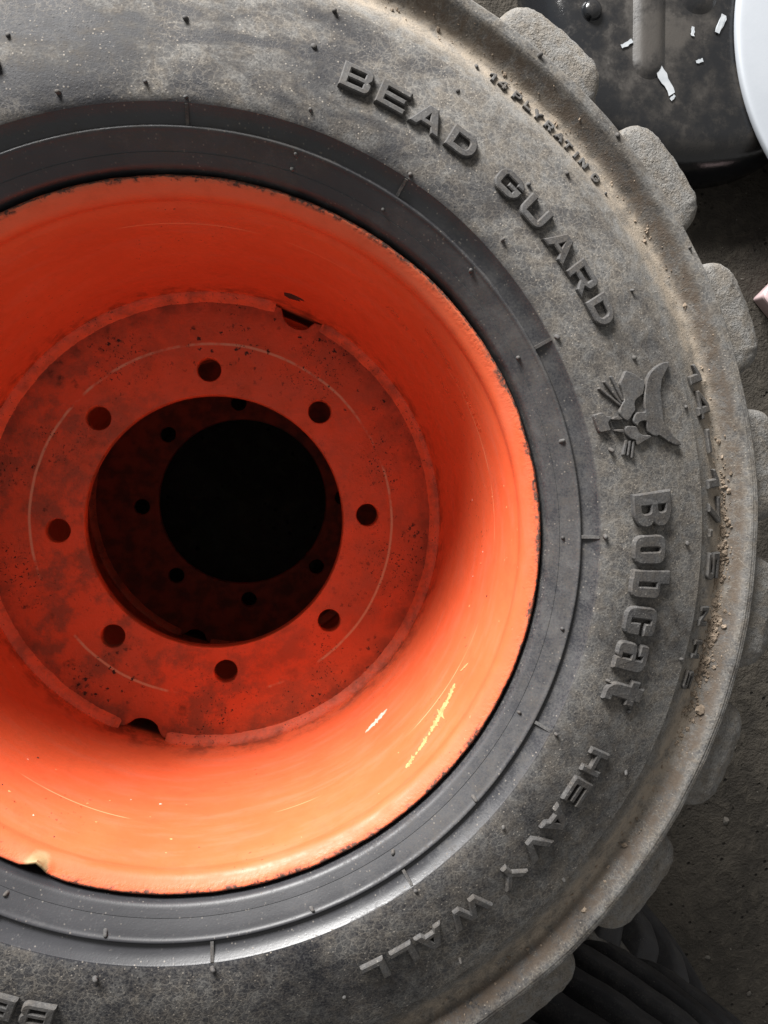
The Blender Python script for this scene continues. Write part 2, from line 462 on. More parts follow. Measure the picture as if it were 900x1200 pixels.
def zsurf(r): return interp(r, ZPTS)
def wob(x, y, z, s, a): return a * noise.noise(Vector((x * s, y * s, z * s)))
full = TSM + [(r, 2 * ZM - z) for r, z in reversed(TSM[:-1])]
def tyre_fn(r, z, a):
    X, Y = r * cos(a), r * sin(a)
    k = .0007 if r > .262 else .0003
    return r + wob(X, Y, z, 14, k), z + wob(X + 3, Y, z, 11, k) + ((wob(X, Y + 5, z, 60, .0005) + (wob(X, Y + 9, z, 170, .0009) + wob(X, Y, z, 320, .0005)) * max(0, 1 - abs(r - .3835) / .016)) if .360 < r < .4065 and z > -.02 else 0)
def make_tyre_mesh():
    V, F = revolve(full, 600, False, tyre_fn)
    o = mesh('tyre', V, F, M_TYRE, None, True, 24); return o

def lug_mesh():
    V, F = [], []
    NU, NZ = 44, 40
    zs = [-.0095 - .185 * (j / NZ) ** 2.0 for j in range(NZ + 1)]
    ro = [(.0095, .4080), (.0102, .4180), (.0125, .4290), (.0165, .4370), (.023, .4430), (.034, .4480), (.06, .4540), (.12, .4600), (.2, .4600)]
    hw = [(.0095, 5.6), (.014, 6.1), (.03, 6.2), (.08, 5.0), (.2, 4.0)]
    for j, z in enumerate(zs):
        dep = -z
        R = interp(dep, ro); H = interp(dep, hw); sh = -88 * max(0, dep - .04)
        p = 3.4 + min(dep, .08) * 40
        for i in range(NU + 1):
            u = -1 + 2 * i / NU
            u = math.copysign(abs(u) ** .75, u)
            k = (1 - abs(u) ** p) ** (1 / 2.6) if abs(u) < 1 else 0
            rr = .400 + (R - .400) * k
            th = radians(u * H + sh)
            X, Y = rr * cos(th), rr * sin(th)
            rr += k * (wob(X, Y, z, 30, .0020) + wob(X, Y, z, 110, .0007) + wob(X, Y, z, 300, .0010))
            V.append((rr * cos(th), rr * sin(th), z + k * (wob(X + 2, Y, z, 90, .0006) + wob(X, Y + 2, z, 300, .0009)) * (1 if j else 0)))
    for j in range(NZ):
        for i in range(NU):
            a = j * (NU + 1) + i; F.append((a, a + 1, a + NU + 2, a + NU + 1))
    F.append(tuple(range(NU + 1)))
    o = mesh('tread_lug', V, F, M_LUG, None, True, 60); recalc(o)
    return o

# rim: inside line of the barrel, lip first
BAR = [(.2352, .0000), (.2347, .0006), (.2338, .0006), (.2320, -.0006), (.2295, -.0026), (.2270, -.0050), (.2254, -.0076), (.2247, -.0104), (.2248, -.0132), (.2250, -.0156), (.2243, -.0184), (.2226, -.0240),
       (.2208, -.0350), (.2192, -.0520), (.2165, -.0900), (.2140, -.1250), (.2120, -.1600), (.2104, -.1850), (.2092, -.2050), (.2085, -.225), (.2130, -.26), (.2200, -.300), (.2270, 2 * ZM + .008), (.2355, 2 * ZM)]
BARF = smooth_prof(BAR, 3)
def rbar(z): return interp(-z, [(-q[1], q[0]) for q in BAR if q[0] < .2345])
OUT = [(.2364, 2 * ZM + .004), (.230, 2 * ZM + .014), (.2255, -.292), (.217, -.255), (.2145, -.20), (.219, -.14), (.2235, -.07), (.2290, -.022), (.2310, -.0125), (.2335, -.0075), (.2362, -.0050), (.2366, -.0022), (.2360, -.0006)]
def rim_fn(r, z, a):
    X, Y = r * cos(a), r * sin(a)
    if z > -.03:
        da = (math.degrees(a) - (360 - 116.8) + 180) % 360 - 180
        g = exp(-(da / 1.5) ** 2) * min(1, max(0, (r - .2275) / .006))
        g2 = exp(-((da - 2.2) / 1.2) ** 2) * min(1, max(0, (r - .2295) / .006))
        lipk = min(1, max(0, (r - .229) / .006))
        r = r - .0062 * g + .0008 * g2 + lipk * (wob(X, Y, 0, 22, .0005) + wob(X, Y, 0, 90, .0004))
        z = z + .0020 * g - .002 * g2 + lipk * wob(X, Y, 4, 60, .0004)
    r += wob(X, Y, z, 12, .0005) * min(1, max(0, (-.03 - z) / .04))
    return r, z
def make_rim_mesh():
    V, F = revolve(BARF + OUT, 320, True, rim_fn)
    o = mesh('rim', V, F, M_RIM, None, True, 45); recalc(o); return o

ZD = -.203
BOLT0 = 2.3
def make_disc_mesh():
    R0 = .2080
    outer = []
    notches = [68.3, -110.0]
    for i in range(360):
        a = i * 1.0
        r = R0 + .0012
        for c in notches:
            q = ((a - c + 180) % 360 - 180) * pi / 180 * .205
            if abs(q) < .024:
                # half-round cut-out with flared shoulders
                dd = math.sqrt(max(0, .0150 ** 2 - q * q)) * .78 if abs(q) < .0150 else 0
                fl_ = .0030 * max(0, 1 - max(0, abs(q) - .012) / .012)
                r = min(r, R0 + .0012 - max(dd, 0) - fl_)
        outer.append((r * cos(radians(a)), r * sin(radians(a))))
    hole = [(.1172 * cos(2 * pi * i / 160), .1172 * sin(2 * pi * i / 160)) for i in range(160)]
    holes = [hole]
    for k in range(8):
        a = radians(BOLT0 + 45 * k)
        holes.append([(.1407 * cos(a) + .0106 * cos(2 * pi * i / 28), .1407 * sin(a) + .0106 * sin(2 * pi * i / 28)) for i in range(28)])
    V, F = extrude([outer] + holes, [(0, ZD - .011), (0, ZD - .0012), (.0008, ZD)], lambda x, y, w_: (x, y, w_))
    # underside
    nv = len(V); L2 = [outer] + holes
    base = nv; ids = []
    for i, L in enumerate(L2):
        for p in L: V.append((p[0], p[1], ZD - .011)); ids.append(len(V) - 1)
    for t in tessellate_polygon([[Vector((p[0], p[1], 0)) for p in L] for L in L2]): F.append(tuple(ids[i] for i in t))
    o = mesh('wheel_disc', V, F, M_DISC, None, False); recalc(o)
    return o
def make_weld_mesh():
    V, F = [], []
    segs = [(-104.0, 62.0), (74.5, 244.0)]
    for (a0, a1) in segs:
        N = int((a1 - a0) * 3); NC = 9; b0 = len(V)
        for i in range(N + 1):
            a = a0 + (a1 - a0) * i / N
            tp = min(1, min(i, N - i) / 5)
            rip = .0005 * noise.noise(Vector((a * .35, 0, 7)))
            for c in range(NC):
                t = c / (NC - 1)
                # from the disc up to the barrel, a fillet bulging slightly
                r = .2008 + (.2110 - .2008) * t + .0008 * noise.noise(Vector((a * .2, 1, 0))) * (1 - t)
                z = ZD - .0005 + .0070 * t ** 1.3 * (.55 + .45 * tp) + (.0022 + rip) * sin(pi * t) * tp + .0006 * noise.noise(Vector((a, t * 3, 2)))
                V.append((r * cos(radians(a)), r * sin(radians(a)), z))
        for i in range(N):
            for c in range(NC - 1):
                q = b0 + i * NC + c; F.append((q, q + NC, q + NC + 1, q + 1))
    o = mesh('weld_bead', V, F, M_WELD, None, True); recalc(o)
    return o

# ------------------------------------------------------------------ glyphs (unit height, tops point outward)
GL = {
 'B': (1.2, [[(0,0,.04),(1.06,0,.16),(1.2,.14,.1),(1.2,.40,.08),(1.1,.5,.03),(1.18,.60,.08),(1.18,.86,.1),(1.04,1,.16),(0,1,.04)], [(.3,.21,.03),(.90,.21,.06),(.90,.40,.06),(.3,.40,.03)], [(.3,.60,.03),(.88,.60,.06),(.88,.79,.06),(.3,.79,.03)]]),
 'E': (1.2, [[(0,0,.03),(1.2,0,.02),(1.2,.23,.02),(.3,.23),(.3,.39),(1.1,.39,.02),(1.1,.61,.02),(.3,.61),(.3,.77),(1.2,.77,.02),(1.2,1,.02),(0,1,.03)]]),
 'A': (1.34, [[(0,0,.02),(.34,0,.02),(.46,.2),(.88,.2),(1.0,0,.02),(1.34,0,.02),(.87,1,.05),(.47,1,.05)], [(.58,.41,.02),(.76,.41,.02),(.67,.68,.02)]]),
 'D': (1.2, [[(0,0,.03),(.92,0,.25),(1.2,.28,.2),(1.2,.72,.2),(.92,1,.25),(0,1,.03)], [(.31,.27,.02),(.80,.27,.1),(.89,.36,.1),(.89,.64,.1),(.80,.73,.1),(.31,.73,.02)]]),
 'G': (1.2, [[(1.2,.66,.02),(1.2,.76,.15),(.95,1,.2),(.25,1,.2),(0,.76,.15),(0,.24,.15),(.25,0,.2),(.95,0,.2),(1.2,.24,.15),(1.2,.56,.02),(.58,.56,.02),(.58,.37,.02),(.90,.37,.02),(.90,.27,.04),(.35,.27,.06),(.30,.32,.06),(.30,.68,.06),(.35,.74,.06),(.86,.74,.04),(.90,.66,.02)]]),
 'U': (1.2, [[(0,1,.03),(0,.2,.15),(.2,0,.15),(1.0,0,.15),(1.2,.2,.15),(1.2,1,.03),(.9,1,.03),(.9,.27,.05),(.3,.27,.05),(.3,1,.03)]]),
 'R': (1.22, [[(0,0,.03),(.3,0,.03),(.3,.31),(.62,.31),(.86,0,.02),(1.22,0,.03),(.95,.33,.02),(1.18,.46,.1),(1.18,.86,.12),(1.04,1,.14),(0,1,.03)], [(.3,.54,.02),(.88,.54,.06),(.88,.77,.06),(.3,.77,.02)]]),
 'H': (1.15, [[(0,0,.02),(.28,0,.02),(.28,.37),(.87,.37),(.87,0,.02),(1.15,0,.02),(1.15,1,.02),(.87,1,.02),(.87,.63),(.28,.63),(.28,1,.02),(0,1,.02)]]),
 'V': (1.3, [[(.46,0,.03),(.84,0,.03),(1.3,1,.02),(.98,1,.02),(.65,.28,.02),(.32,1,.02),(0,1,.02)]]),
 'Y': (1.25, [[(.48,0,.02),(.77,0,.02),(.77,.42),(1.25,1,.02),(.92,1,.02),(.625,.64,.02),(.33,1,.02),(0,1,.02),(.48,.42)]]),
 'W': (1.9, [[(.36,0,.03),(.68,0,.03),(.95,.62,.02),(1.22,0,.03),(1.54,0,.03),(1.9,1,.02),(1.6,1,.02),(1.38,.34,.02),(1.1,1,.03),(.8,1,.03),(.52,.34,.02),(.30,1,.02),(0,1,.02)]]),
 'L': (1.05, [[(0,0,.03),(1.05,0,.02),(1.05,.26,.02),(.29,.26,.02),(.29,1,.02),(0,1,.02)]]),
 'P': (1.15, [[(0,0,.03),(.3,0,.03),(.3,.3),(1.0,.3,.15),(1.15,.45,.1),(1.15,.86,.1),(1.0,1,.15),(0,1,.03)], [(.3,.52),(.86,.52,.05),(.86,.78,.05),(.3,.78)]]),
 'T': (1.15, [[(.43,0,.02),(.72,0,.02),(.72,.76),(1.15,.76,.02),(1.15,1,.02),(0,1,.02),(0,.76,.02),(.43,.76)]]),
 'I': (.34, [[(0,0,.02),(.34,0,.02),(.34,1,.02),(0,1,.02)]]),
 'N': (1.2, [[(0,0,.02),(.28,0,.02),(.28,.60),(.86,0,.02),(1.2,0,.02),(1.2,1,.02),(.92,1,.02),(.92,.40),(.34,1,.02),(0,1,.02)]]),
 'S': (1.15, [[(0,0,.03),(1.0,0,.15),(1.15,.15,.1),(1.15,.48,.1),(1.0,.61,.1),(.3,.61),(.3,.77),(1.1,.77,.02),(1.1,1,.02),(.15,1,.15),(0,.85,.1),(0,.52,.1),(.15,.39,.1),(.85,.39),(.85,.23),(0,.23,.02)]]),
 '1': (.75, [[(.40,0,.03),(.75,0,.03),(.75,1,.03),(.46,1,.03),(0,.72,.03),(0,.52,.03),(.40,.66)]]),
 '4': (1.2, [[(.70,0,.02),(1.0,0,.02),(1.0,.18),(1.2,.18,.02),(1.2,.40,.02),(1.0,.40),(1.0,1,.03),(.66,1,.03),(0,.42,.03),(0,.18,.03),(.70,.18)], [(.70,.40),(.70,.72),(.34,.40)]]),
 '7': (1.1, [[(.22,0,.02),(.56,0,.02),(1.1,.78,.02),(1.1,1,.02),(0,1,.02),(0,.76,.02),(.74,.76)]]),
 '5': (1.15, [[(0,0,.03),(1.0,0,.15),(1.15,.15,.1),(1.15,.50,.1),(1.0,.64,.1),(.30,.64),(.30,.77),(1.1,.77,.02),(1.1,1,.02),(0,1,.02),(0,.42,.02),(.85,.42,.03),(.85,.23,.03),(0,.23,.02)]]),
 '0': (1.15, [[(0,.18,.1),(.18,0,.1),(.97,0,.1),(1.15,.18,.1),(1.15,.82,.1),(.97,1,.1),(.18,1,.1),(0,.82,.1)], [(.28,.26),(.87,.26),(.87,.74),(.28,.74)]]),
 '2': (1.1, [[(0,0),(1.1,0),(1.1,.23),(.3,.23),(.3,.39),(1.1,.39),(1.1,.85,.1),(.95,1,.1),(0,1),(0,.77),(.8,.77),(.8,.61),(0,.61)]]),
 'X': (1.2, [[(0,0),(.34,0),(.6,.34),(.86,0),(1.2,0),(.78,.5),(1.2,1),(.86,1),(.6,.66),(.34,1),(0,1),(.42,.5)]]),
 'C': (1.15, [[(1.15,.25),(1.15,.15,.1),(1.0,0,.1),(.15,0,.1),(0,.15,.1),(0,.85,.1),(.15,1,.1),(1.0,1,.1),(1.15,.85,.1),(1.15,.72),(.85,.72),(.85,.76),(.3,.76),(.3,.24),(.85,.24),(.85,.25)]]),
 'K': (1.15, [[(0,0),(.28,0),(.28,.36),(.44,.36),(.8,0),(1.15,0),(.68,.5),(1.15,1),(.8,1),(.44,.62),(.28,.62),(.28,1),(0,1)]]),
 '-': (1.0, [[(0,.36,.03),(1.0,.36,.03),(1.0,.64,.03),(0,.64,.03)]]),
 '.': (.3, [[(0,0,.03),(.3,0,.03),(.3,.26,.03),(0,.26,.03)]]),
 # heavy slab-like lower case of the maker's name (capital height 1)
 'm_B': (.75, [[(0,0,.03),(.52,0,.2),(.75,.16,.12),(.75,.40,.1),(.66,.5,.04),(.75,.60,.1),(.75,.84,.12),(.52,1,.2),(0,1,.03)], [(.28,.21,.02),(.46,.21,.1),(.46,.44,.1),(.28,.44,.02)], [(.28,.64,.02),(.44,.64,.1),(.44,.83,.1),(.28,.83,.02)]]),
 'm_o': (.64, [[(0,0,.24),(.64,0,.24),(.64,.84,.24),(0,.84,.24)], [(.27,.17,.05),(.37,.17,.05),(.37,.68,.05),(.27,.68,.05)]]),
 'm_b': (.62, [[(0,.02,.03),(.16,.02,.02),(.20,.0,.03),(.62,0,.2),(.62,.78,.2),(.30,.78,.03),(.30,1.02,.03),(0,1.02,.05)], [(.27,.2,.04),(.37,.2,.04),(.37,.66,.04),(.27,.66,.04)]]),
 'm_c': (.64, [[(0,0,.24),(.64,0,.24),(.64,.42,.03),(.36,.42,.0),(.36,.17,.04),(.27,.17,.04),(.27,.68,.04),(.36,.68,.04),(.36,.53,.0),(.64,.53,.03),(.64,.84,.24),(0,.84,.24)]]),
 'm_a': (.64, [[(0,0,.18),(.30,0,.1),(.36,.06,.02),(.38,0,.02),(.64,0,.03),(.64,.84,.24),(.02,.84,.22),(.02,.58,.03),(.28,.58,.0),(.28,.68,.04),(.36,.68,.04),(.36,.52,.02),(0,.50,.2)], [(.27,.16,.04),(.36,.16,.04),(.36,.38,.04),(.27,.38,.04)]]),
 'm_t': (.56, [[(.12,.18,.12),(.28,0,.10),(.56,0),(.56,.22),(.44,.22),(.44,.60),(.56,.60),(.56,.84),(.44,.84),(.44,1.0),(.12,1.0),(.12,.84),(0,.84),(0,.60),(.12,.60)]]),
}
def glyph(parent, ch, r0, th0, hh, wide=1.0, rise=.0038, mat=None, name='raised_letter', chf=.0007, yoff=0.5):
    wd, loops = GL[ch]
    # corners rounder than the chamfer stay round, smaller ones stay sharp
    loops = [[(x * hh * wide, y * hh) for x, y in rnd([(p[0], p[1], p[2] if len(p) > 2 and p[2] * hh > 1.5 * chf else 0) for p in L], 0)] for L in loops]
    wd *= hh * wide
    t0 = radians(th0)
    def Mf(x, y, ww):
        r = r0 + y - yoff * hh; th = t0 - (x - wd / 2) / r0
        return (r * cos(th), r * sin(th), zsurf(r) + ww)
    # round in glyph units first, then scale
    V, F = extrude(loops, [(-.0006, -.003), (-.0001, rise - chf), (chf, rise)], Mf)
    return mesh(name, V, F, mat or M_LET, parent, False)

# ------------------------------------------------------------------ upper wheel
LIP_Z = CAM_Z - .4855
wheel = empty('wheel', (0, 0, LIP_Z + .0226 - TW))
tag(wheel, 'large tyre on orange steel rim lying flat on top of the stack', 'wheel', 'wheels lying stacked')
UP = TW - .0226                               # part meshes are built with z = 0 at the lip
def part(o, parent): o.parent = parent; return o
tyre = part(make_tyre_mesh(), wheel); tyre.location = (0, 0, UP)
tag(tyre, 'dusty black rubber tyre with raised lettering')
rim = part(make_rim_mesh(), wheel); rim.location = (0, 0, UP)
tag(rim, 'orange painted steel rim with chipped lip')
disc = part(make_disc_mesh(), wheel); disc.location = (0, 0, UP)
tag(disc, 'orange wheel disc with eight bolt holes round a large bore')
weld = part(make_weld_mesh(), rim)
lug_o = lug_mesh(); LUG = lug_o.data
bpy.data.objects.remove(lug_o)
LUGS = 23
def bar_mesh():
    V, F = [], []
    NU, NZ = 10, 22
    for j in range(NZ + 1):
        t = j / NZ; z = -.010 - (TW - .048 - .020) * t; e = min(t, 1 - t) * (TW - .068)
        R = interp(e, [(0, .409), (.006, .428), (.016, .441), (.04, .452), (.09, .460), (.2, .462)])
        sh = 9 * sin(pi * (t - .5)) * 1.2
        for i in range(NU + 1):
            u = -1 + 2 * i / NU
            k = (1 - abs(u) ** 5) ** .5 if abs(u) < 1 else 0
            rr = .402 + (R - .402) * k; th = radians(u * 3.1 + sh)
            rr += k * wob(rr * cos(th) + 3, rr * sin(th), z, 40, .0018)
            V.append((rr * cos(th), rr * sin(th), z))
    for j in range(NZ):
        for i in range(NU):
            a = j * (NU + 1) + i; F.append((a, a + 1, a + NU + 2, a + NU + 1))
    o = mesh('tread_bar', V, F, M_BAR, None, True, 60); recalc(o); me = o.data
    bpy.data.objects.remove(o); return me
def add_lugs(ty, a0, mat=None):
    for k in range(LUGS):
        a = radians(a0 + 360 / LUGS * k)
        inst('tread_lug', LUG, ty, (0, 0, 0), (0, 0, a))
    for k in range(LUGS):
        a = radians(a0 + 360 / LUGS * (k + .5))
        inst('tread_lug', LUG, ty, (0, 0, 2 * ZM), (pi, 0, a))
add_lugs(tyre, 7.2)

# ribs across the groove
def rib(th):
    t = radians(th); V = []; hw = .0014
    rs = [(.2585, .0150), (.2594, .0161), (.2650, .0190), (.2694, .0217), (.2710, .0213)]
    for (r, z) in rs:
        for s, dz in ((-1, -.012), (-.75, 0), (.75, 0), (1, -.012)):
            q = t + s * hw / r
            V.append((r * cos(q), r * sin(q), z + dz))
    F = []
    for i in range(len(rs) - 1):
        for c in range(3):
            a = i * 4 + c; F.append((a, a + 1, a + 5, a + 4))
    F += [(0, 1, 2, 3), (16, 17, 18, 19)]
    o = mesh('groove_rib', V, F, M_LET, tyre, False); recalc(o); return o
for th in (90.0, 60.0, 30.3, .7, -28.8, -58.8, -88.4, -118.5, 120, 150, 180, -150): rib(th)

# little moulding nubs left by the vents: too small to pick apart
def nub_mesh():
    V, F = [], []
    P = [(.32, 108.46), (.2794, 104.98), (.2735, 89.93), (.2737, 59.83), (.3523, 75.07), (.3225, 76.18), (.2809, 74.62), (.281, 94.79), (.3423, 60), (.3519, 45.13), (.322, 47.45),
         (.2803, 44.94), (.2736, 30.27), (.2485, 30.25), (.3417, 30.38), (.3205, 23.16), (.2541, 15.69), (.2548, 45.01), (.2826, 12.98), (.353, 15.48), (.2485, .52), (.2545, -13.84),
         (.2485, -28.78), (.2735, .88), (.2546, -43.68), (.281, -43.74), (.2485, -58.7), (.255, -73.53), (.254, -103.61), (.2791, -103.4), (.2485, -118.67), (.2497, 60.81),
         (.2485, 75.14), (.2552, 74.97), (.3417, -.5), (.352, -14.5), (.342, -29.2), (.352, -44), (.342, -59), (.322, -73), (.3225, 90), (.2735, -28.8), (.2735, -58.8), (.2735, -88.4)]
    P += [(.3729, 59.68), (.3723, 40.66), (.402, 55), (.403, 44.3), (.402, 31), (.3195, -22.2), (.2930, -19.2)]
    for (r, th) in P:
        rad = random.uniform(.0011, .0017); h = random.uniform(.0015, .0035); t = radians(th)
        c = Vector((r * cos(t), r * sin(t), zsurf(r))); lean = Vector((random.uniform(-.5, .5), random.uniform(-.8, .3), 0)) * h
        b = len(V)
        for lv, (kr, kz) in enumerate(((1.25, -.3), (1, .3), (.9, .8), (.5, 1.0))):
            for i in range(8):
                a = i * pi / 4
                V.append(tuple(c + lean * max(kz, 0) + Vector((kr * rad * cos(a), kr * rad * sin(a), kz * h))))
        for lv in range(3):
            for i in range(8):
                j = (i + 1) % 8; F.append((b + lv * 8 + i, b + lv * 8 + j, b + lv * 8 + 8 + j, b + lv * 8 + 8 + i))
        F.append(tuple(b + 24 + i for i in range(8)))
    o = mesh('vent_nubs', V, F, M_LET, tyre, True); o['kind'] = 'stuff'; return o
nub_mesh()

# raised writing
H1 = .0172
for ch, th in (('B', 70.5), ('E', 65.9), ('A', 61.2), ('D', 56.4), ('G', 49.1), ('U', 44.55), ('A', 39.5), ('R', 34.8), ('D', 30.15)):
    glyph(tyre, ch, .3105, th, H1, .97)
for ch, th in (('H', -29.8), ('E', -34.2), ('A', -38.7), ('V', -42.9), ('Y', -47.7), ('W', -54.6), ('A', -60.3), ('L', -64.3), ('L', -68.3)):
    glyph(tyre, ch, .3108, th, H1 * .96, .95)
for ch, th in (('B', -108.9), ('E', -113.4), ('A', -118.1), ('D', -122.9)): glyph(tyre, ch, .3095, th, H1, .97)
for ch, th in (('L', 111.8), ('L', 115.8)): glyph(tyre, ch, .3105, th, H1, .95)
HB = .0318
for ch, th, rb in (('m_B', 4.05, .2935), ('m_o', -1.1, .2935), ('m_b', -5.6, .2935), ('m_c', -10.5, .2930), ('m_a', -15.3, .2925), ('m_t', -19.9, .2930)):
    glyph(tyre, ch, rb + HB / 2, th, HB, 1.0, .0038, None, 'raised_letter', .0009)
for ch, th, rr in (('1', 18.6, .3712), ('4', 15.1, .3722), ('-', 10.9, .3718), ('1', 6.6, .3718), ('7', 3.0, .3715), ('.', .45, .3718), ('5', -3.4, .3720)):
    glyph(tyre, ch, rr, th, .0150, 1.15, .0036, M_DLET)
for ch, th in (('N', -9.2), ('H', -13.1), ('S', -16.8)): glyph(tyre, ch, .3685, th, .0105, 1.15, .0028, M_DLET)
for ch, th in (('1', 57.7), ('4', 56.35), ('P', 54.45), ('L', 52.95), ('Y', 51.6), ('R', 49.95), ('A', 48.4), ('T', 47.15), ('I', 45.85), ('N', 44.65), ('G', 42.65)):
    glyph(tyre, ch, .3732, th, .0080, .68, .0020, M_DLET, 'raised_letter', .0003)

# cat head emblem beside the maker's name
EMB = {
 'emblem_face': [(-50.6,-9.0),(-46.5,-3.1),(-39.1,3.3),(-35.1,1.6),(-31.0,-0.9),(-29.9,-5.4),(-28.5,-8.9),(-26.0,-10.2),(-22.3,-10.4),(-20.6,-13.2),(-18.0,-16.0),(-16.3,-18.8),(-19.4,-22.1),(-24.5,-23.5),(-28.4,-20.9),(-31.4,-17.1),(-33.0,-16.6),(-38.3,-16.2),(-44.0,-16.5)],
 'emblem_cheek': [(-44.8,28.8),(-45.7,23.2),(-45.1,16.3),(-43.0,10.0),(-39.5,5.4),(-34.9,2.5),(-30.0,-0.2),(-25.6,-1.9),(-21.8,-2.8),(-18.6,-3.0),(-20.5,-9.4),(-19.5,-12.3),(-16.4,-14.7),(-13.5,-14.6),(-10.3,-12.2),(-13.2,-10.6),(-13.5,-7.6),(-12.8,-4.0),(-8.6,-4.9),(-4.4,-4.5),(-1.8,-1.7),(-0.2,1.9),(-1.1,3.4),(4.6,10.0),(8.5,16.4),(9.5,22.0),(7.0,21.0),(1.9,15.9),(-3.9,12.1),(-9.8,10.1),(-15.8,11.4),(-23.3,12.9),(-28.5,13.7),(-35.3,17.5),(-39.3,22.5),(-42.5,27.7)],
 'emblem_muzzle': [(-12.1,-22.2),(-13.3,-19.6),(-11.8,-16.2),(-11.2,-13.1),(-8.7,-12.3),(-5.2,-11.3),(-3.2,-8.3),(-2.3,-3.0),(-0.8,-1.9),(0.6,-9.2),(2.6,-15.4),(-1.7,-15.9),(-3.4,-19.6),(-6.1,-21.8),(-8.8,-22.5)],
 'emblem_chin': [(-28.7,-42.4),(-28.4,-35.4),(-24.9,-34.2),(-23.4,-30.6),(-21.9,-30.5),(-19.9,-33.7),(-16.8,-33.6),(-13.4,-32.9),(-14.2,-41.3),(-18.1,-42.1)],
 'emblem_lip': [(-21.4,-30.2),(-22.5,-27.7),(-21.5,-24.3),(-19.0,-22.2),(-18.7,-24.2),(-20.3,-29.6)],
 'emblem_lip.001': [(-13.1,-30.1),(-11.7,-23.7),(-9.1,-23.4),(-9.5,-25.6),(-11.6,-30.1)],
 'emblem_whisker': [(-46.1,-33.2),(-28.1,-21.4),(-29.0,-19.8),(-47.0,-31.6)],
 'emblem_whisker.001': [(-49.4,-27.7),(-29.7,-20.6),(-30.2,-18.7),(-49.8,-25.8)],
 'emblem_whisker.002': [(-51.1,-21.6),(-31.1,-18.6),(-31.3,-16.7),(-51.2,-19.7)],
 'emblem_whisker.003': [(-3.8,-23.9),(6.7,-28.2),(7.6,-26.0),(-2.9,-21.7)],
 'emblem_whisker.004': [(-2.5,-20.6),(8.0,-24.7),(8.6,-23.0),(-1.9,-18.9)],
 'emblem_whisker.005': [(-1.9,-17.9),(10.3,-21.9),(10.8,-20.2),(-1.3,-16.2)],
}
for k, P in EMB.items():
    P = rnd([(x / 1000, y / 1000, .0012) for x, y in P], 0, 2)
    def Mf(x, y, ww):
        r = .318 + y; th = radians(13.0) - x / .318
        return (r * cos(th), r * sin(th), zsurf(r) + ww)
    rise = .0024 if 'whisker' in k else (.0030 if 'face' in k or 'muzzle' in k else .0035)
    c = .0005
    V, F = extrude([P], [(-.0005, -.003), (0, rise - c), (c, rise)], Mf)
    mesh(k.split('.')[0], V, F, M_LET, tyre, False)

# soil clods lying in the shoulder channel
def clods():
    V, F = [], []
    ico = bmesh.new(); bmesh.ops.create_icosphere(ico, subdivisions=2, radius=1)
    iv = [v.co.copy() for v in ico.verts]; fi = [[v.index for v in f.verts] for f in ico.faces]; ico.free()
    for k in range(900):
        if k < 640: th = random.gauss(-9, 8.0) + 2.0 * noise.noise(Vector((k * .11, 3, 0))); r = random.gauss(.3835, .0026); s = random.expovariate(1 / .00045) + .0003
        else: th = random.uniform(-75, 75); r = random.gauss(.385, .005); s = random.expovariate(1 / .0003) + .0003
        s = min(s, .0030)
        if not .366 < r < .398: continue
        t = radians(th); c = Vector((r * cos(t), r * sin(t), zsurf(r) + s * .15)); b = len(V)
        sx, sy, sz = random.uniform(.7, 1.5), random.uniform(.7, 1.5), random.uniform(.5, .9)
        o = random.uniform(0, 50)
        for q in iv:
            f = 1 + .9 * noise.noise(q * 2.1 + Vector((o, 0, 0)))
            V.append((c.x + q.x * sx * s * f, c.y + q.y * sy * s * f, c.z + q.z * sz * s * f))
        F += [[b + i for i in f] for f in fi]
    o = mesh('soil_clods', V, F, M_CLOD, tyre, False); o['kind'] = 'stuff'
clods()

# paint chips and stamped marking on the barrel
def onbarrel(th, z, lift=.0003):
    r = rbar(z) - lift; t = radians(th)
    return (r * cos(t), r * sin(t), z)
def patch(name, pts, mat, lift=.00035, label=None):
    V, F = extrude([pts], [(0, -.0006), (0, lift)], lambda x, y, ww: onbarrel(x, y, ww))
    o = mesh(name, V, F, mat, rim, False)
    if label: o['label'] = label
    return o
def streak(th0, z0, th1, z1, wid, n, seed, skip=0.0):
    rs = random.Random(seed); L, R = [], []
    for i in range(n + 1):
        t = i / n; tp = min(1, 6 * t, 6 * (1 - t)) ** .6
        th = th0 + (th1 - th0) * t; z = z0 + (z1 - z0) * t
        k = wid * tp * (.45 + .55 * abs(noise.noise(Vector((t * 9, seed, 0)))) * 2)
        L.append((th + rs.uniform(-.12, .12), z + k * rs.uniform(.3, .8) + .0002)); R.append((th + rs.uniform(-.12, .12), z - k * rs.uniform(.3, .8) - .0002))
    return L + R[::-1]
for a0, a1, wd, sd in ((0, .22, .0034, 3), (.19, .52, .0056, 5), (.50, .56, .003, 8), (.57, .60, .002, 12), (.62, .80, .0030, 14), (.81, .84, .0016, 15), (.86, 1.0, .0024, 17)):
    patch('paint_chip', streak(-31.5 - 18 * a0, -.0475 + .0225 * a0, -31.5 - 18 * a1, -.0475 + .0225 * a1, wd * 1.9, 18, sd), M_YEL, label='pale yellow paint chip' if sd == 5 else None)
patch('paint_chip', streak(-29.0, -.0500, -26.5, -.0440, .0016, 8, 6), M_YEL)
patch('paint_chip', streak(-47.0, -.1200, -54.0, -.1130, .0070, 16, 9), M_PALE, label='pale pink scuffed paint chip')
patch('paint_chip', [(73.0, -.160), (71.2, -.157), (68.3, -.1595), (68.0, -.1625), (69.8, -.1635), (68.8, -.167), (71.5, -.1715), (72.9, -.167)], M_BLK, label='dark bare patch above the notch')
rs = random.Random(4)
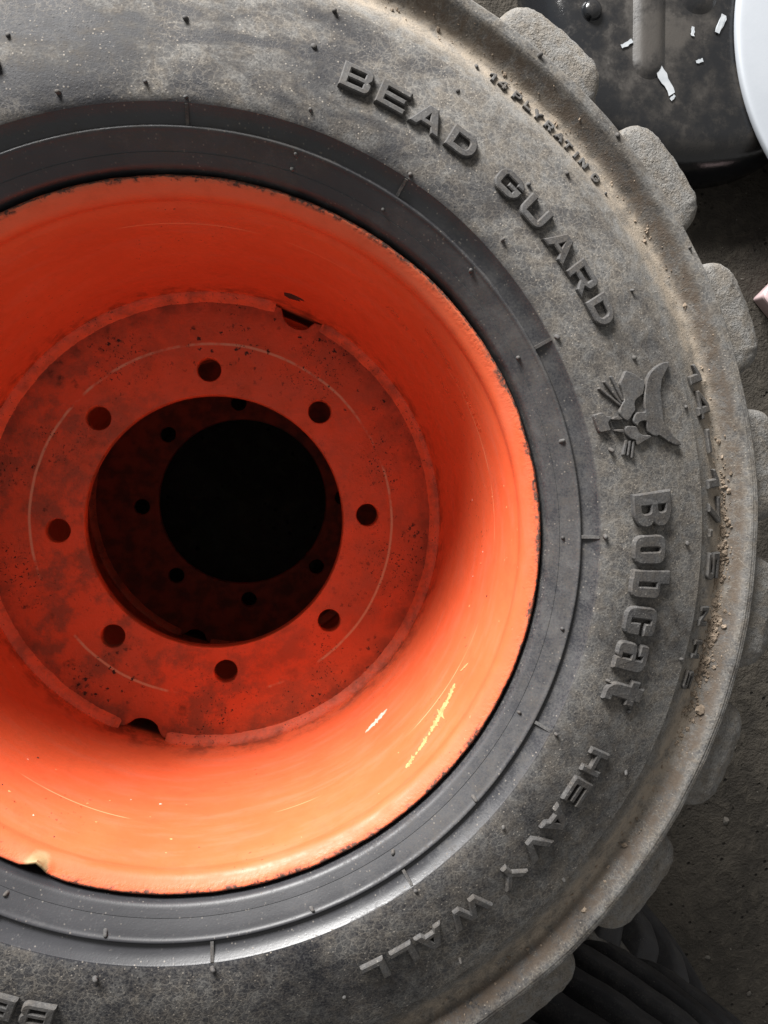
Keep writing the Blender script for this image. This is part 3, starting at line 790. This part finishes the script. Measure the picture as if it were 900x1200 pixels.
for i in range(34):
    th = rs.uniform(-130, 10); z = -rs.uniform(.02, .10); s = rs.uniform(.25, .75)
    P = []
    for k in range(7):
        a = 2 * pi * k / 7; q = s * rs.uniform(.5, 1.2)
        P.append((th + .42 * q * cos(a), z + .0014 * q * sin(a)))
    patch('paint_chip', P, M_YEL if rs.random() < .6 else (M_PALE if rs.random() < .7 else M_BLK), .0002)
def stamp(txt, th0, z0, th1, z1, h):
    V, F = [], []
    n = len(txt)
    for i, ch in enumerate(txt):
        if ch == ' ': continue
        t = (i + .5) / n; thc = th0 + (th1 - th0) * t; zc = z0 + (z1 - z0) * t
        wd, loops = GL[ch]
        loops = [[(x * h * .8, y * h) for x, y in rnd(L, 0)] for L in loops]
        def Mf(x, y, ww):
            # reads anticlockwise with the tops towards the lip
            z = zc + y - h / 2; th = thc + math.degrees((x - wd * h * .4) / .219)
            return onbarrel(th, z, ww)
        v, f = extrude(loops, [(0, -.0006), (0, .00045)], Mf); b = len(V)
        V += v; F += [[b + i2 for i2 in q] for q in f]
    o = mesh('stamped_marking', V, F, M_RIM, rim, False); o['kind'] = 'stuff'
stamp('17.5X10.5', 20.5, -.047, 32.5, -.047, .0052)
stamp('2502205', 34.0, -.046, 43.5, -.036, .0052)
stamp('CKD', 23.5, -.073, 28.0, -.074, .0056)
stamp('USA', 30.0, -.077, 34.5, -.077, .0056)
stamp('DD 1', 38.5, -.074, 43.5, -.073, .0056)
stamp('5 12A', 45.5, -.066, 51.5, -.058, .0056)

# ------------------------------------------------------------------ lower wheel in the stack
wheel2 = empty('wheel', (.013, .002, wheel.location.z - TW), 0)
tag(wheel2, 'second wheel below the top one, its dark bolt holes seen through the bore', 'wheel', 'wheels lying stacked')
ty2 = inst('tyre', tyre.data, wheel2, (0, 0, UP)); add_lugs(ty2, 3.0)
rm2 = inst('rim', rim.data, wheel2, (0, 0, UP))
d2 = disc.data.copy(); d2.materials[0] = M_DISC_SHADED
inst('wheel_disc', d2, wheel2, (0, 0, UP))
inst('weld_bead', weld.data, rm2)

# ------------------------------------------------------------------ loose tyre on the floor at the lower right
BARM = bar_mesh()
for zz, rz, lab in ((.001, 5, 'dark lower tyre on the floor beside the stack, only its tread lugs showing'),
                    (.001 + TW, 12, 'tyre stacked above the dark lower tyre at the bottom right corner')):
    t3 = empty('tyre', (.262, -.915, zz), radians(rz))
    tag(t3, lab, 'tyre', 'loose tyres piled beside the wheels')
    ty3 = inst('carcass', tyre.data, t3, (0, 0, UP))
    for k in range(40): inst('tread_bar', BARM, ty3, (0, 0, 0), (0, 0, radians(9 * k)))

# ------------------------------------------------------------------ black moulded cover on the floor, upper right
def smooth_loop(pts, n=8):
    out = []; k = len(pts)
    for i in range(k):
        p0, p1, p2, p3 = (Vector(pts[(i + q) % k]) for q in (-1, 0, 1, 2))
        for s in range(n):
            t = s / n
            out.append(tuple(.5 * ((2 * p1) + (p2 - p0) * t + (2 * p0 - 5 * p1 + 4 * p2 - p3) * t * t + (3 * p1 - p0 - 3 * p2 + p3) * t**3)))
    return out
cover = empty('plastic_cover', (.8, .9, 0))
tag(cover, 'black glossy moulded cover with rounded edge, dusty and littered with white scraps', 'cover')
ol = smooth_loop([(.455, .86), (.47, .72), (.52, .60), (.61, .540), (.70, .525), (.787, .533), (.86, .552), (.925, .59), (.99, .66), (1.03, .76), (1.05, .90), (1.05, 1.12), (.98, 1.25), (.76, 1.29), (.55, 1.25), (.47, 1.12), (.45, 1.0)])
ol = [(x - .8, y - .9) for x, y in ol]
CT = .115
Q = lambda x, y: (.0459 + (x - .0459) * .972, .0505 + (y - .0505) * .972)
V, F = extrude([ol], [(.004, 0), (.0, .006), (.001, .040), (.005, .070), (.011, .087), (.020, .100), (.032, .109), (.050, CT)], lambda x, y, z: (x, y, z))
body = mesh('cover_body', V, F, M_BLACK, cover, True, 40)
def capsule(name, p, q, rad, h, mat, parent, z0):
    a = atan2(q[1] - p[1], q[0] - p[0]); L = []
    for i in range(13): L.append((q[0] + rad * cos(a - pi / 2 + pi * i / 12), q[1] + rad * sin(a - pi / 2 + pi * i / 12)))
    for i in range(13): L.append((p[0] + rad * cos(a + pi / 2 + pi * i / 12), p[1] + rad * sin(a + pi / 2 + pi * i / 12)))
    V, F = extrude([L], [(-.008, z0 - .002), (-.003, z0 + .001), (0, z0 + h * .35), (rad * .18, z0 + h * .75), (rad * .45, z0 + h * .95), (rad * .7, z0 + h)], lambda x, y, z: (x, y, z))
    return mesh(name, V, F, mat, parent, True, 60)
capsule('embossed_rib', (.632 - .8, .675 - .9), (.627 - .8, 1.1 - .9), .022, .0065, M_BLACK, cover, CT)
capsule('embossed_rib', (.712 - .8, .785 - .9), (.712 - .8, 1.1 - .9), .028, .008, M_BLACK, cover, CT)
def dome(name, x, y, z, r, h, mat, parent):
    prof = [(r * 1.15, -.001), (r * 1.05, .0008), (r, .002), (r * .95, h * .5), (r * .75, h * .8), (r * .4, h * .97), (.0004, h)]
    V, F = revolve(prof, 24); V = [(a + x, b + y, c + z) for a, b, c in V]
    o = mesh(name, V, F, mat, parent, True); recalc(o); return o
dome('rivet_head', .537 - .8, .741 - .9, CT, .0150, .011, M_BLACK, cover)

# scraps of white film on the cover
rs = random.Random(11)
def scrap(x, y, l, wd, ang, label, z=CT):
    o_pts = []; n = 7
    for i in range(n): o_pts.append((-l / 2 + l * i / (n - 1), wd / 2 * rs.uniform(.6, 1.2)))
    for i in range(n): o_pts.append((l / 2 - l * i / (n - 1) + rs.uniform(-.1, .1) * wd, -wd / 2 * rs.uniform(.6, 1.2)))
    c, s = cos(ang), sin(ang); bend = rs.uniform(.05, .12)
    f = lambda px, py, ww: (c * px - s * py, s * px + c * py, .0011 + ww + bend * px * px / max(l, .01) + .15 * abs(py))
    V, F = extrude([o_pts], [(0, 0), (0, .0005)], f)
    b = len(V)
    o = mesh('film_scrap', V, F, M_FILM, None, False); o.location = (x, y, z)
    tag(o, label, 'scrap', 'white film scraps on the black cover'); return o
SC = [(.676, .665, .046, .014, -1.0, 'largest torn strip of white film on the black cover, near its curved edge'),
      (.610, .716, .020, .007, .55, 'white film sliver between rivet and black cover edge, nearest the tyre lug'),
      (.700, .800, .016, .010, -.3, 'pale film scrap on black cover right of the raised rib'),
      (.745, .800, .022, .006, 1.0, 'narrow pale film scrap on black cover, nearest the white lid'),
      (.722, .745, .014, .006, 1.5, 'short pale film scrap standing between the other scraps on black cover'),
      (.735, .700, .012, .006, .3, 'tiny pale film scrap above the largest torn strip'),
      (.655, .775, .018, .004, 1.5, 'thin upright film sliver along the raised rib')]
SC += [(.690, .640, .010, .005, .8, 'tiny white film crumb below the largest torn strip'), (.770, .760, .030, .010, 1.2, 'long pale film scrap on black cover touching the white lid edge'),
       (.668, .815, .014, .006, .2, 'small white film scrap beside the raised rib, at the top edge of the photo')]
for q in SC: scrap(*Q(q[0], q[1]), *q[2:])

# white round lid on the cover
lid = empty('white_lid', (*Q(1.150, .765), CT))
tag(lid, 'smooth white round plastic lid at the upper right edge', 'lid')
prof = [(.30, 0), (.342, 0), (.346, .001), (.347, .003), (.3465, .008), (.345, .0105), (.342, .0118), (.335, .0124), (.30, .0130), (.15, .0140), (.001, .0142)]
V, F = revolve(smooth_prof(prof, 2), 160); o = mesh('lid_body', V, F, M_WHITE, lid, True); recalc(o)
# torn film hanging at its edge
P = [(-.345, .05), (-.352, .07), (-.349, .085), (-.356, .10), (-.35, .115), (-.352, .135), (-.335, .15), (-.31, .14), (-.31, .06)]
V, F = extrude([P], [(0, .0135), (0, .0145)], lambda x, y, z: (x, y, z + .002 * sin(y * 90)))
mesh('torn_film', V, F, M_FILM, lid, False)

# pale pink tray at the right edge
tray = empty('pink_tray', (.895, .350, 0), radians(-8))
tag(tray, 'small pale pink plastic tray on the floor at right edge', 'tray')
def rrect(wd, ht, r): return rnd([(0, 0, r), (wd, 0, r), (wd, ht, r), (0, ht, r)], 0, 6)
R = Matrix.Rotation(radians(-38), 2)
rot = lambda x, y: tuple(R @ Vector((x, y)))
tl = [rot(x, y) for x, y in rrect(.10, .075, .010)]
V, F = extrude([tl], [(.006, 0), (.004, .003), (.001, .030), (0, .034)], lambda x, y, z: (x, y, z))
mesh('tray_body', V, F, M_PINK, tray, True, 30)
V, F = extrude([tl], [(-.001, .0335), (-.003, .035), (-.003, .040), (-.001, .042), (.003, .0425)], lambda x, y, z: (x, y, z))
mesh('tray_rim', V, F, M_PINK, tray, True, 30)

# ------------------------------------------------------------------ grit on the floor
def grit():
    V, F = [], []
    rs = random.Random(21)
    ico = bmesh.new(); bmesh.ops.create_icosphere(ico, subdivisions=1, radius=1)
    iv = [v.co.copy() for v in ico.verts]; fi = [[v.index for v in f.verts] for f in ico.faces]; ico.free()
    for k in range(230):
        x, y = rs.uniform(.5, 1.15), rs.uniform(-1.1, .75)
        if hypot(x - .275, y + .905) < .47: continue
        s = rs.expovariate(1 / .0011) + .0006
        b = len(V); o = rs.uniform(0, 90)
        sx, sy, sz = rs.uniform(.6, 1.6), rs.uniform(.6, 1.6), rs.uniform(.4, .8)
        for q in iv:
            f = 1 + .7 * noise.noise(q * 1.5 + Vector((o, 0, 0)))
            V.append((x + q.x * sx * s * f, y + q.y * sy * s * f, max(-.001, s * .25 + q.z * sz * s * f)))
        F += [[b + i for i in f] for f in fi]
    o = mesh('floor_grit', V, F, M_GRIT, None, False); tag(o, 'loose brown grit scattered over the concrete floor', None, None, 'stuff')
grit()
